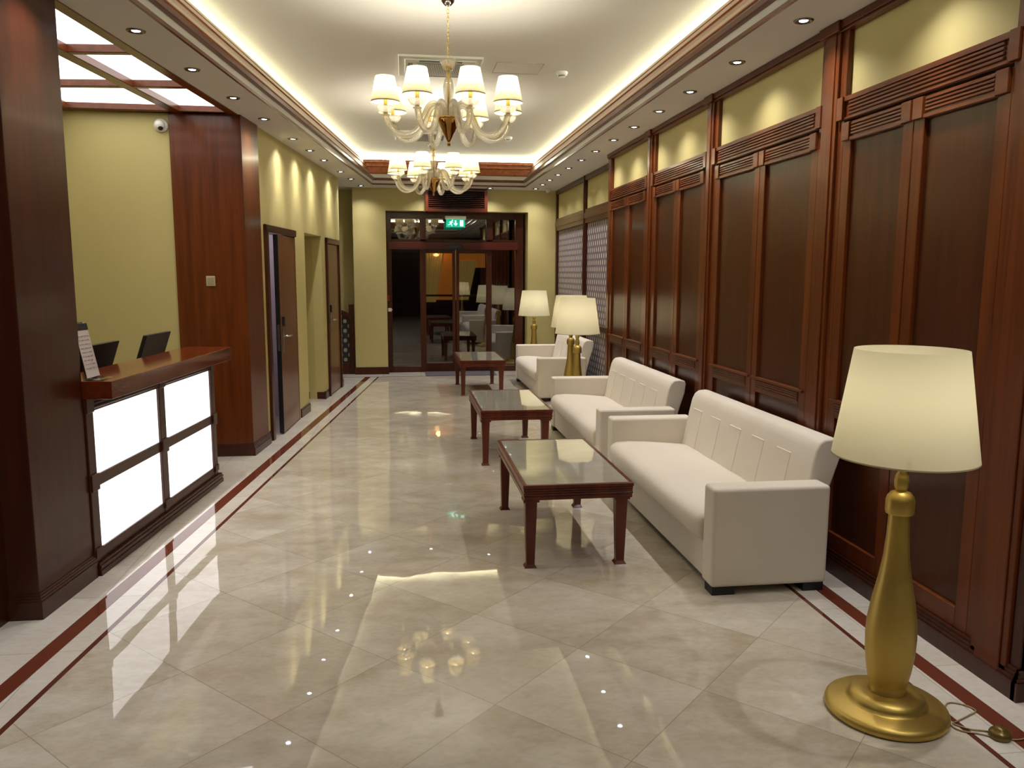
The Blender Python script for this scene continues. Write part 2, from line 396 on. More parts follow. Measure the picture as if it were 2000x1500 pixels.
# second pilaster beyond the desk, its face joins the wood panel of the end wall
q = LP(-2.095,7.60); r0 = LXY(-2.095,7.28); q0 = LP(-2.30,7.60)
pilaster('trim_4', [(-1.912,7.28),(r0.x,7.28),(q.x,q.y),(q0.x,q0.y),(-1.912,7.5)], ZS+.05, M_wood)
bm_ = MB()
for k, (d, z0, z1) in enumerate(((.02,0,.06),(.015,.06,.075),(.011,.075,.09),(.006,.09,.105))):
    ra = LXY(-2.095+d,7.28-d); qa = LP(-2.095+d,7.61); bm_.prism([(-1.912,7.28-d),(ra.x,ra.y),(qa.x,qa.y),(qa.x-.08,qa.y),(-1.912,7.3)], z0, z1)
struct(bm_.build('baseboard_reception', M_dark))
# baseboards of the left wall
bm_ = MB()
for t0, t1 in ((7.61,T1-.076),(T2+.1,N1+.012),(N2-.012,D1-.08),(D2+.08,TE+.012)):
    if t1 > t0: bm_.lbox(OW-.01, OW+.014, t0, t1, 0, .085); bm_.lbox(OW-.01, OW+.009, t0, t1, .085, .1)
bm_.lbox(-2.7, OW-.0, N1, N1+.012, 0, .09)
a = LP(OW,N2-.012); b = LP(-3.0,N2+.088); bm_.hexa([(a.x,a.y,0),(a.x,a.y+.014,0),(b.x,b.y+.014,0),(b.x,b.y,0),(a.x,a.y,.09),(a.x,a.y+.014,.09),(b.x,b.y+.014,.09),(b.x,b.y,.09)])
bm_.lbox(-2.6, OW+.0, TE, TE+.012, 0, .09)
struct(bm_.build('baseboard_left', M_dark))

# doors in the left wall
def door(num, t0, t1, ztop, leaf0, leafo, hz, ht, ajar):
    d = thing('door_%d' % num, None, None); d['kind'] = 'structure'
    fr = MB(); o1 = OW+.03
    fr.lbox(OW-.12,o1,t0-.075,t0,0,ztop+.07); fr.lbox(OW-.12,o1,t0-.075,t1+.03,ztop,ztop+.07)
    fr.lbox(OW-.12,OW+(.012 if ajar else .02),t1,t1+.03,0,ztop+.07)
    if not ajar: fr.lbox(OW-.12,o1,t1-.0,t1+.05,0,ztop+.07)
    fr.build('door_frame', M_dark, d, bevel=.004, seg=1)
    lf = MB()
    A, B = LP(leafo,leaf0), LP(OW+.012 if ajar else leafo, t1-.004)
    nn = (B-A).normalized(); pp = Vector((nn.y,-nn.x,0))*-.045
    lf.hexa([(v.x,v.y,z) for z in (.012, ztop-.01) for v in (A+pp, A, B, B+pp)])
    L = lf.build('door_leaf', M_leaf, d, bevel=.002, seg=1)
    if ajar:
        e = MB(); c0 = A-nn*.004; e.hexa([(v.x,v.y,z) for z in (.012, ztop-.01) for v in (c0+pp, c0, A, A+pp)]); e.build('leaf_edge', M_black, L)
        e = MB(); c1 = A+pp*.5-nn*.006; e.hexa([(c1+Vector(((x-.5)*.024,0,0))-nn*y).to_tuple()[:2]+(z,) for z in (hz-.14, hz+.12) for x, y in ((0,0),(1,0),(1,-.003),(0,-.003))]); e.build('lock_plate', M_steel, L)
    # handle set
    out_ = Vector((nn.y,-nn.x,0)); hp = A+nn*ht
    e = MB(); 
    def hb(a0,a1,b0,b1,z0,z1):
        pts = [hp+nn*a0+out_*b0, hp+nn*a1+out_*b0, hp+nn*a1+out_*b1, hp+nn*a0+out_*b1]
        e.hexa([(v.x,v.y,z) for z in (z0,z1) for v in pts])
    hb(-.022,.022,0,.008,hz-.16,hz+.10); e.build('handle_plate', M_steel, L, bevel=.003)
    e = MB(); hb(-.026,.026,0,.024,hz+.10,hz+.20); e.build('card_reader', M_black, L, bevel=.006)
    e = MB(); P0 = hp+Vector((0,0,hz)); e.tube([P0, P0+out_*.055, P0+out_*.062+nn*.02, P0+out_*.06+nn*.13], .009, 10); e.build('lever', M_steel, L)
    return d
door(1, T1, T2, 2.0, 8.06, OW+.045, .985, .10, True)
door(2, D1, D2, 2.0, D1+.01, OW+.012, 1.0, .10, False)

# ---- far wall with the sliding doors
FW = MB(); OX0, OX1, OZ = -.235, 2.035, 2.595
FW.box(-.745, OX0, YF, 13.45, 0, ZS); FW.box(OX0, OX1, YF, 13.45, OZ, ZS); FW.box(OX1, 2.62, YF, 13.45, 0, ZS)
FW.box(-3.2, -.745, 13.42, 13.5, -.2, ZS); FW.box(-3.3,-3.2,11.5,13.5,-.2,ZS)
struct(FW.build('wall_far', M_yellow))
bm_ = MB(); bm_.box(-.76, OX0+.015, YF-.016, YF, 0, .115); bm_.box(-.76,-.745,YF,13.4,0,.115); bm_.box(OX1-.01,2.54,YF-.016,YF,0,.115)
struct(bm_.build('baseboard_far', M_dark))
YD = 13.26
def X13(px_): return (px_-757)/(1020-757)*(1.985+.245)-.245    # width along the frame
W0 = thing('window_1', None, None); W0['kind'] = 'structure'
f = MB()
xs = [OX0, OX1-.055]; x1, x2 = .30, 1.42
f.box(OX0,-.155,YD,YD+.08,0,OZ); f.box(1.86,OX1-.04,YD,YD+.08,0,OZ)
f.box(-.155,1.86,YD,YD+.08,2.49,OZ)
f.box(x1,x1+.10,YD,YD+.08,2.13,2.49); f.box(x2-.04,x2+.07,YD,YD+.08,2.13,2.49)
f.box(-.155,1.86,YD,YD+.08,2.115,2.16)
f.box(x1-.0,x1+.05,YD,YD+.08,0,2.0); f.box(x2,x2+.05,YD,YD+.08,0,2.0)
f.box(-.155,x1,YD,YD+.08,0,.10); f.box(x2+.05,1.86,YD,YD+.08,0,.10)

f.build('window_frame', M_dark, W0, bevel=.004, seg=1)
f = MB(); f.box(-.2,1.9,YD-.05,YD+.06,2.0,2.115); f.build('header_beam', wood('red_beam', lin(78,30,20), lin(92,38,26), axis='x'), W0, bevel=.006)
g = MB()
for a, b, z0, z1 in ((-.155,x1,2.16,2.49),(x1+.1,x2-.04,2.16,2.49),(x2+.07,1.86,2.16,2.49),(-.155,x1,.10,2.0),(x2+.05,1.86,.10,2.0)): g.quad((a,YD+.04,z0),(b,YD+.04,z0),(b,YD+.04,z1),(a,YD+.04,z1))
g.build('pane', M_pane, W0)
for k, (a, b) in enumerate(((x1+.045,.875),(.885,x2+.01))):
    d = thing('door_%d' % (k+3), None, None); d['kind'] = 'structure'; m = MB()
    y = YD+.0
    m.box(a,a+.05,y,y+.04,.01,2.0); m.box(b-.05,b,y,y+.04,.01,2.0); m.box(a+.05,b-.05,y,y+.04,.01,.15); m.box(a+.05,b-.05,y,y+.04,1.94,2.0)
    m.build('door_frame', M_dark, d, bevel=.003, seg=1)
    m = MB(); m.box(a+.05,b-.05,y+.024,y+.026,1.24,1.275); m.build('warning_stripe', simple('door_decal', lin(120,84,40), .5) if 'door_decal' not in bpy.data.materials else bpy.data.materials['door_decal'], d)
    g = MB(); g.quad((a+.05,y+.02,.15),(b-.05,y+.02,.15),(b-.05,y+.02,1.94),(a+.05,y+.02,1.94)); g.build('pane', M_pane, d)
m = MB(); m.prism([(.73,2.015),(.78,1.995),(.95,1.995),(1.0,2.015),(1.0,2.05),(.95,2.075),(.78,2.075),(.73,2.05)], YD-.105, YD-.052, 'y')
tag(m.build('door_sensor', M_black, bevel=.008), 'black oval motion sensor on the beam above the sliding doors', 'sensor')
# louvred air curtain box above the doors
ac = thing('air_curtain', 'mahogany louvred ventilation box above the entrance doors under the ceiling', 'ventilation grille', (.875,12.9,2.575))
m = MB(); m.box(-.49,-.44,0,.15,0,.36); m.box(.44,.49,0,.15,0,.36); m.box(-.44,.44,0,.15,0,.05); m.box(-.44,.44,0,.15,.32,.36); m.build('frame', wood('red_frame', lin(66,24,10), lin(80,30,13), axis='x'), ac, bevel=.005)
m = MB(); m.box(-.44,.44,.08,.15,.05,.32); m.build('back_panel', M_blackm, ac)
for k in range(9):
    m = MB(); z = .062+k*.029; m.prism([(.012,z),(.07,z+.022),(.07,z+.028),(.012,z+.006)], -.44, .44, 'x'); m.build('louvre_slat', M_dark, ac)
# exit sign
ex = thing('exit_sign', 'green lit emergency exit sign with running man, arrow and door', 'sign', (.862,12.96,2.34))
m = MB(); m.box(-.165,.165,-.02,.05,.125,.175); m.build('housing', M_plastic, ex, bevel=.005)
m = MB(); m.box(-.15,.15,.0,.014,0,.124); m.build('panel', emis('exit_green', lin(0,160,120), 1.1), ex)
mw = emis('exit_white', (.72,.95,1,1), 1.1)
m = MB(); m.box(.068,.122,-.004,0,.018,.112); m.build('door_symbol', mw, ex)
m = MB(); m.prism([(.0,.022),(.03,.052),(.03,.066),(.011,.052),(.011,.108),(-.011,.108),(-.011,.052),(-.03,.066),(-.03,.052)], -.004, 0, 'y'); m.build('arrow_symbol', mw, ex)
m = MB()
def bar(a, b, w_): 
    d = Vector((b[0]-a[0], b[1]-a[1])).normalized(); n_ = Vector((-d.y,d.x))*w_/2
    m.prism([(a[0]+n_.x,a[1]+n_.y),(b[0]+n_.x,b[1]+n_.y),(b[0]-n_.x,b[1]-n_.y),(a[0]-n_.x,a[1]-n_.y)], -.004, 0, 'y')
bar((-.062,.088),(-.078,.058),.02); bar((-.062,.088),(-.05,.075),.008); bar((-.05,.075),(-.04,.078),.008); bar((-.066,.09),(-.088,.088),.008); bar((-.088,.088),(-.1,.072),.008)
bar((-.076,.06),(-.062,.042),.012); bar((-.062,.042),(-.058,.018),.011); bar((-.08,.06),(-.095,.042),.012); bar((-.095,.042),(-.122,.036),.01)
m.prism([(-.05+.011*math.cos(i*PI/5),.106+.011*math.sin(i*PI/5)) for i in range(10)], -.004, 0, 'y'); m.build('running_figure', mw, ex)
m = MB(); m.box(-.222,-.165,YD-.03,YD,1.0,1.055); m.box(-.165,-.15,YD-.02,YD-.005,1.022,1.034); tag(m.build('key_switch', M_plastic, bevel=.003), 'small white key switch box on the left post of the entrance', 'switch')
m = MB(); m.box(-.232,-.2,YD-.02,YD,1.17,1.26); tag(m.build('call_point', simple('red_plastic', lin(150,30,24), .4), bevel=.004), 'small red fire call point on the left post of the entrance', 'alarm')
m = MB(); m.box(.36,1.50,12.74,13.5,.0005,.008); tag(m.build('doormat', M_mat), 'grey recessed doormat in front of the sliding entrance doors', 'mat')

# stairs beside the far pier
st = thing('stair_balustrade', 'wooden stair balustrade with navy floral lattice panel left of the pier', 'balustrade', (0,13.14,0))
m = MB(); m.box(-.845,-.765,-.03,.05,0,1.12); m.build('newel_post', M_dark, st, bevel=.004)
m = MB(); m.prism([(-.845,.985),(-1.9,1.42),(-1.9,1.34),(-.845,.90)], -.03, .05, 'y'); m.build('handrail', M_dark, st, bevel=.004)
m = MB(); m.prism([(-.845,.90),(-1.9,1.34),(-1.9,.18),(-.845,.18)], 0, .02, 'y'); m.build('infill_panel', M_floral, st)
m = MB(); m.box(-1.9,-.845,-.03,.05,0,.18); m.build('bottom_rail', M_dark, st, bevel=.004)

# ---- right wall
XW, XB = 2.33, 2.53
rw = MB(); rw.box(XW+.05, 3.0, 2.66, 9.0, 0, ZS); struct(rw.build('wall_right', M_yellow))
rw = MB(); rw.box(XB, 3.0, 9.0, 13.5, 0, ZS); struct(rw.build('wall_far_right', M_lattice))
rw = MB(); rw.box(XW-.005,5.0,2.615,2.66,0,ZS); struct(rw.build('wall_front_right', M_dark))
rw = MB(); rw.box(-6,6,-4.2,-4,0,3.6); struct(rw.build('wall_back', M_dark))
rw = MB(); rw.box(5,5.1,-4,2.66,0,3); struct(rw.build('wall_side_right', M_yellow))
# wood casing posts between the cabinet bays
tn = 5
posts = [(2.615,2.92),(4.12,4.38),(5.87,6.09),(7.37,7.60),(8.93,9.03)]
for a, b in posts:
    m = MB(); e = .055; m.box(XW,XW+.06,a,b,0,ZS)
    if b-a > .15: m.box(XW-.018,XW,a+e,b-e,0,ZS); m.box(XW-.026,XW-.018,a+e+.03,b-e-.03,0,ZS)
    else: m.box(XW-.01,XB+.02,a+.01,b,0,ZS)
    struct(m.build('trim_%d' % tn, M_wood, bevel=.003, seg=1)); tn += 1
m = MB()   # moulding under the soffit
m.box(XW-.03,XW+.05,2.66,9.03,2.90,ZS); m.box(XW-.02,XW+.05,2.66,9.03,2.885,2.90)
for a, b in posts[:4]: m.box(XW-.045,XW-.03,a+.03,b-.03,2.885,ZS)
struct(m.build('trim_%d' % tn, M_woodh, bevel=.003, seg=1)); tn += 1
bm_ = MB()
for d, z0, z1 in ((.03,0,.075),(.024,.075,.09),(.018,.09,.105),(.012,.105,.12)): bm_.box(XW-d,XW+.05,2.60,9.04,z0,z1); bm_.box(XW-d,5,2.62-d,2.62,z0,z1)
struct(bm_.build('baseboard_right', M_dark))
def reeds(m, x, y0, y1, z0, z1, n=4, d=.010):
    h = (z1-z0)/n
    for i in range(n): m.prism([(x,z0+h*i+.001),(x-d,z0+h*(i+.25)),(x-d,z0+h*(i+.75)),(x,z0+h*(i+1)-.001)], y0, y1, 'y')
names = ['nearest the camera, behind the front floor lamp', 'second from the camera, behind the front sofa', 'third from the camera, behind the middle sofa', 'fourth from the camera, beside the lozenge wallpaper']
for k in range(4):
    y0, y1 = posts[k][1], posts[k+1][0]; ym = (y0+y1)/2 if k else 3.52
    cb = thing('built_in_cabinet', 'mahogany double-door wall cabinet %s' % names[k], 'cabinet', (0,0,0), 0, 'panelled cabinets along the right wall')
    m = MB(); m.box(XW+.0,XW+.05,y0,y1,2.425,2.545); m.box(XW-.012,XW,y0,y1,2.52,2.545); m.box(XW-.008,XW,y0,y1,2.428,2.44); reeds(m, XW, y0+.05, y1-.05, 2.445, 2.518)
    for a in (y0-.045, y1-.01): m.box(XW-.022,XW,a,a+.055,2.428,2.545)
    m.build('top_rail', M_woodh, cb, bevel=.0015, seg=1)
    m = MB(); m.box(XW+.03,XW+.05,y0,y1,2.545,2.89); m.build('fabric_panel', M_yellow, cb)
    for j, (a, b) in enumerate(((y0,ym-.003),(ym+.003,y1))):
        s = .075; m = MB()
        m.box(XW,XW+.04,a,a+s,.12,2.412); m.box(XW,XW+.04,b-s,b,.12,2.412)
        m.box(XW,XW+.04,a+s,b-s,2.315,2.412); m.box(XW,XW+.04,a+s,b-s,.845,.945); m.box(XW,XW+.04,a+s,b-s,.12,.21)
        d = m.build('door', M_wood, cb, bevel=.0025, seg=1)
        m = MB(); reeds(m, XW, a+s+.01, b-s-.01, 2.34, 2.405); m.box(XW-.01,XW,a+s,b-s,2.315,2.332)
        m.box(XW-.016,XW,a+.005,a+s,2.318,2.41); m.box(XW-.016,XW,b-s,b-.005,2.318,2.41); m.build('head_moulding', M_woodh, d, bevel=.0015, seg=1)
        m = MB(); reeds(m, XW, a+s+.005, b-s-.005, .868, .925, 4, .007); m.box(XW-.014,XW,a+.02,b-.02,.93,.945); m.build('waist_rail', M_woodh, d, bevel=.0015, seg=1)
        m = MB(); m.box(XW+.018,XW+.035,a+s,b-s,.945,2.315); m.build('upper_panel', M_panel, d)
        m = MB(); m.box(XW+.018,XW+.035,a+s,b-s,.21,.845); m.build('lower_panel', M_panel, d)
# timber frame over the lozenge wallpaper
m = MB()
for y in (10.93, 12.98): m.box(XB-.04,XB,y,y+.09,0,ZS)
m.box(XB-.055,XB,10.95,11.0,0,ZS)
m.box(XB-.045,XB,9.03,13.05,2.875,ZS); m.box(XB-.04,XB,9.03,13.05,2.30,2.49); m.box(XB-.05,XB,9.03,13.05,2.36,2.44)
m.box(XB-.03,XB,9.03,13.05,.885,.95); m.box(XB-.03,XB,9.03,13.05,0,.12)
struct(m.build('trim_%d' % tn, M_dark, bevel=.003, seg=1)); tn += 1
m = MB(); m.box(XB-.006,XB-.001,9.03,10.93,2.49,2.875); m.box(XB-.006,XB-.001,11.02,12.98,2.49,2.875)
struct(m.build('wall_upper_right', M_yellow))

# ================================================================== RECEPTION
lb = thing('luminous_ceiling', 'glowing white panelled ceiling in a wooden grid above the reception desk', 'ceiling light', (0,0,0))
ts = [4.19, 5.17, 6.08, 7.0, 7.12]; os_ = [-2.112, -2.19, -2.55, -2.64, -3.42, -3.51, -3.8]
m = MB()
m.lbox(os_[1],os_[0],3.86,7.27,2.935,3.06); m.lbox(os_[3],os_[2],3.86,7.27,2.935,3.0); m.lbox(os_[5],os_[4],3.86,7.27,2.935,3.0)
for t in (4.20,5.17,6.08,7.0): m.lbox(-3.8,os_[1],t,t+.06,2.937,3.0)
p = LP(-2.15,7.06); m.box(-3.75, p.x, 7.19, 7.30, 2.937, 3.05)
m.build('grid_frame', M_woodh, lb, bevel=.004, seg=1)
for (a, b) in ((os_[2],os_[1]),(os_[4],os_[3])):
    for t in ((4.26,5.17),(5.23,6.08),(6.14,7.0)):
        e = MB(); P = [LP(a,t[0],2.985),LP(b,t[0],2.985),LP(b,t[1],2.985),LP(a,t[1],2.985)]; e.quad(*P[::-1]); e.build('opal_panel', M_lightbox, lb)
lid = MB(); lid.lbox(-3.85,-2.0,3.4,7.4,3.06,3.1); struct(lid.build('ceiling_reception', M_white))

rd = thing('reception_desk', 'mahogany reception counter with four glowing white front panels', 'reception desk', (0,0,0))
m = MB(); m.prism([LP(o,t).xy[:] for o, t in ((-2.30,4.19),(-1.955,4.19),(-1.955,6.15),(-1.985,6.18),(-2.30,6.18))], .963, 1.058); m.build('countertop', M_top, rd, bevel=.003)
OB = -2.11
m = MB()
for t0, t1 in ((4.192,4.27),(5.125,5.215),(6.085,6.16)): m.lbox(OB-.05,OB+.012,t0,t1,.07,.963)
m.lbox(OB-.05,OB+.008,4.2,6.16,.07,.135); m.lbox(OB-.05,OB+.008,4.2,6.16,.475,.54); m.lbox(OB-.05,OB+.006,4.2,6.16,.885,.963)
m.build('frame', M_dark, rd, bevel=.003, seg=1)
m = MB()
for i in range(3): m.lbox(OB+.006,OB+.016,4.27,6.085,.9+i*.02,.912+i*.02)
for t0, t1 in ((4.192,4.27),(5.125,5.215),(6.085,6.16)): m.lbox(OB+.012,OB+.022,t0-.0,t1+.004,.462,.553); m.lbox(OB+.012,OB+.020,t0,t1,.885,.963); m.lbox(OB+.012,OB+.020,t0,t1,.1,.15)
m.build('moulding', M_dark, rd, bevel=.002, seg=1)
m = MB()
for d, z0, z1 in ((.035,0,.03),(.03,.03,.04),(.035,.04,.055),(.028,.055,.07)): m.lbox(OB-.05,OB+d,4.2,6.165+d,z0,z1)
m.build('plinth', M_dark, rd)
for t0, t1 in ((4.27,5.125),(5.215,6.085)):
    for z0, z1 in ((.135,.475),(.54,.885)):
        m = MB(); m.lbox(OB-.012,OB-.004,t0,t1,z0,z1); m.build('lit_panel', M_counterlit, rd)
m = MB(); m.lbox(OB-.12,OB-.05,4.2,6.16,0,.963)
m.build('desk_carcass', M_dark, rd)
bd = thing('clerk_desk', 'lower wooden worktop behind the reception counter, carrying the two monitors', 'desk')
m = MB(); m.lbox(-2.95,-2.32,4.2,6.4,.74,.77); m.build('worktop', M_dark, bd)
for t_ in (4.22,6.34):
    m = MB(); m.lbox(-2.93,-2.36,t_,t_+.03,0,.74); m.build('side_panel', M_dark, bd)
# monitors on the clerk's worktop behind the counter
def monitor(t0, t1, ob, lean, label):
    c = LP(ob, (t0+t1)/2, .77); mo = thing('monitor', label, 'monitor', c, -LA, 'monitors behind the reception counter')
    w_ = (t1-t0)/2; k = math.tan(lean)
    m = MB(); z0, z1 = .10, .40
    pts = [(-.0+k*z0,-w_,z0),(-.0+k*z0,w_,z0),(k*z1,w_,z1),(k*z1,-w_,z1)]
    m.hexa([pts[0],(pts[0][0]-.03,)+pts[0][1:],(pts[1][0]-.03,)+pts[1][1:],pts[1],pts[3],(pts[3][0]-.03,)+pts[3][1:],(pts[2][0]-.03,)+pts[2][1:],pts[2]]); m.build('housing', M_black, mo, bevel=.004)
    m = MB(); s = [(q[0]-.031,q[1]*.95,q[2]) for q in pts]; m.quad(*s); m.build('screen', simple('dark_screen', (.02,.02,.03,1), .1), mo)
    m = MB(); m.box(-.12,.10,-.12,.12,0,.012); m.tube([(-.02,0,.01),(.02,0,.2)], .022, 10); m.build('stand', M_chrome, mo)
monitor(5.82, 6.26, -2.58, rad(19), 'black flat monitor seen from behind, the farther one on the desk')
monitor(4.95, 5.39, -2.58, rad(19), 'black flat monitor seen from behind, next to the leaflet holder')
# leaflet holder
so = thing('sign_holder', 'clear acrylic stand holding a printed sheet on the counter end', 'sign holder', LP(-2.085,4.34,1.0585), -LA)
m = MB(); k = -.055
m.hexa([(0,-.16,0),(.004,-.16,0),(.004,-.16+.0,0),(0,-.16,0),(0,0,0),(0,0,0),(0,0,0),(0,0,0)]) if False else None
m.hexa([(-.004,-.14,.0),(0,-.14,.0),(0,.015,.0),(-.004,.015,.0),(k-.004,-.14,.30),(k,-.14,.30),(k,.0,.30),(k-.004,.0,.30)]); m.box(0,.07,-.14,.015,0,.004); m.build('acrylic_stand', M_acrylic, so)
m = MB(); m.quad((.0008,-.135,.012),(.0008-.002,.008,.012),(k+.004,-.004,.292),(k+.004,-.135,.292)); sh = m.build('sheet', simple('leaflet_paper', lin(196,184,176), .6), so)
def on(y, z): s_ = z/.30; return (k*s_+.0035, y, z)
m = MB(); m.quad(on(-.135,.258),on(.0,.258),on(-.002,.292),on(-.135,.292)); m.build('dark_header', simple('leaflet_header', lin(24,20,30), .5), sh)
m = MB()
for r_ in range(9):
    z = .225-r_*.021; y = -.13+random.random()*.02
    while y < -.02:
        l_ = .012+random.random()*.03; m.quad(on(y,z),on(min(y+l_,-.015),z),on(min(y+l_,-.015),z+.005),on(y,z+.005)); y += l_+.008
m.build('small_print', simple('leaflet_print', lin(150,138,134), .6), sh)
# fittings on the end wall
def dome(name, loc, nrm, label, s=1.0):
    o = thing(name, label, 'security camera', loc); o.rotation_mode = 'QUATERNION'; o.rotation_quaternion = Vector(nrm).to_track_quat('Z', 'Y')
    m = MB(); m.lathe([(0.001,0),(.058*s,0),(.058*s,.012*s),(.05*s,.03*s),(.04*s,.034*s)], 28); m.build('base_ring', M_plastic, o)
    m = MB(); c = (0,-.004,.045*s); m.lathe([(.001,-.04*s)]+[(.042*s*math.cos(a),.042*s*math.sin(a)) for a in [rad(x) for x in range(-70,90,16)]]+[(.001,.042*s)], 24, c); b = m.build('camera_ball', M_plastic, o)
    return o, b
o, b = dome('security_camera', (-1.975,7.30,2.835), (0,-1,0), 'white eyeball security camera on the yellow wall under the luminous ceiling')
d_ = Vector((.35,-1,0)).normalized()
m = MB(); m.lathe([(.001,0),(.02,0),(.018,.006),(.001,.006)], 20); l_ = m.build('lens', M_black, b); l_.location = (.012,-.032,.072); l_.rotation_euler = (rad(48),0,rad(18))
o, b = dome('security_camera', (2.30,12.72,ZS), (0,0,-1), 'small white security camera under the soffit by the far right corner', .8)
m = MB(); m.lathe([(.001,0),(.016,0),(.015,.006),(.001,.006)], 20); l_ = m.build('lens', M_black, b); l_.location = (-.012,.026,.058); l_.rotation_euler = (rad(-50),0,0)
sw = thing('wall_switch', 'square metallic switch plate on the wooden panel beyond the desk', 'switch', (-1.63,7.28,1.545))
m = MB(); m.box(-.038,.038,-.008,0,-.043,.043); m.build('plate', simple('champagne_plate', lin(206,196,160), .35, .4), sw, bevel=.003)
m = MB(); m.box(-.026,.026,-.011,-.008,-.03,.03); m.build('rocker', simple('champagne_rocker', lin(190,178,138), .3, .4), sw, bevel=.002)

# ================================================================== CEILING FITTINGS
def downlight(x, y, label, group, aim=(0,0)):
    d = thing('downlight', label, 'ceiling light', (x,y,ZS), 0, group)
    return d
dl0 = thing('downlight', 'x', 'ceiling light', (0,0,ZS))
m = MB(); m.lathe([(.023,-.002),(.034,-.0035),(.040,-.008),(.047,-.007),(.052,-.001),(.052,0)], 28); m.build('trim_ring', M_chrome, dl0)
m = MB(); m.lathe([(.001,-.006),(.018,-.005),(.023,-.002)], 24); m.build('lens', M_spotface, dl0)
ordn = ['first','second','third','fourth','fifth','sixth','seventh','eighth','ninth','tenth','eleventh','twelfth','thirteenth']
RY = [4.19,5.04,5.88,6.60,7.32,8.04,8.79,9.49,10.22,10.92,11.55,12.13,12.76]
LT_ = [4.72,5.57,6.43,7.28,8.32,9.08,9.84,10.92,11.73,12.62]
spots = [(2.11,y,'recessed round spotlight, %s from the camera in the right soffit row' % ordn[i],'right row of soffit spotlights') for i, y in enumerate(RY)]
for i, t in enumerate(LT_):
    p = LP(-1.945,t); spots.append((p.x,p.y,'recessed round spotlight, %s from the camera in the left soffit row' % ordn[i],'left row of soffit spotlights'))
spots.append((1.39,12.77,'recessed round spotlight in the far soffit right of the ventilation box','far soffit spotlights'))
spots.append((.40,12.77,'recessed round spotlight in the far soffit behind the farther chandelier','far soffit spotlights'))
for i, y in enumerate((3.34,2.49,1.6,.7,-.3,-1.4)): spots.append((2.11,y,'recessed spotlight of the right soffit row, %s one outside the view' % ordn[i],'spotlights outside the view'))
for i, t in enumerate((3.87,3.0,2.1,1.2,.3,-.8)): p = LP(-1.945,t); spots.append((p.x,p.y,'recessed spotlight of the left soffit row, %s one outside the view' % ordn[i],'spotlights outside the view'))
for i, (x, y, lab, grp) in enumerate(spots):
    if i == 0: o = dl0; o.location = (x,y,ZS); o['label'] = lab; KID[dl0.name] = [(c, kids(c)) for c in kids(dl0)]
    else: o = dup(dl0, (x,y,ZS), lab)
    o['group'] = grp
for i, (x, y, lab, grp) in enumerate(spots):
    light('spot_beam', 'SPOT', (x,y,ZS-.012), P_SPOT*.62, COOL, spot_size=rad(62), spot_blend=.8, shadow_soft_size=.02)
    light('spot_halo', 'SPOT', (x,y,ZS-.012), P_SPOT*.62, COOL, spot_size=rad(128), spot_blend=1.0, shadow_soft_size=.02)

# cassette air conditioner
acu = thing('air_conditioner', 'white square ceiling cassette with louvres behind the nearer chandelier', 'air conditioner', (.355,7.36,ZC), 0, 'ceiling cassettes')
m = MB(); m.box(-.355,.355,-.335,.335,-.022,0); m.box(-.30,.30,-.28,.28,-.034,-.022); m.build('panel', M_plastic, acu, bevel=.006)
for a in range(4):
    m = MB(); c, s = math.cos(a*PI/2), math.sin(a*PI/2)
    P = [(x*c-y*s, x*s+y*c) for x, y in ((-.18,-.275),(.18,-.275),(.18,-.232),(-.18,-.232))]
    m.prism(P, -.036, -.034); m.build('air_slot', M_grey if a else simple('dark_slot', lin(70,72,68), .5), acu)
m = MB(); m.box(-.20,.20,-.19,.19,-.040,-.034); gr = m.build('intake_grille', M_grey, acu)
for i in range(30):
    pass
m = MB()
for i in range(26): m.box(-.195+i*.0153,-.190+i*.0153,-.185,.185,-.043,-.040)
m.build('grille_bars', M_plastic, acu)
dup(acu, (.30,11.0,ZC), 'white square ceiling cassette farther back, between the two chandeliers')
sd = thing('smoke_detector', 'white round smoke detector on the raised ceiling beside the cassette unit', 'smoke detector', (1.46,7.43,ZC), 0, 'smoke detectors')
m = MB(); m.lathe([(.001,-.045),(.03,-.045),(.036,-.03),(.046,-.028),(.052,-.012),(.052,0)], 28); m.build('body', M_plastic, sd)
m = MB(); m.lathe([(.031,-.043),(.036,-.031)], 20); m.build('sensing_slots', M_grey, sd)
dup(sd, (1.44,10.98,ZC), 'white round smoke detector far back on the raised ceiling near the end')
m = MB()
for b in ((.84,.845,7.17,7.55),(1.25,1.255,7.17,7.55),(.84,1.255,7.17,7.175),(.84,1.255,7.545,7.55)): m.box(*b,ZC-.003,ZC+.001)
tag(m.build('access_hatch', simple('hatch_gap', lin(176,166,146), .8)), 'square access hatch outline on the raised ceiling right of the cassette', 'hatch')

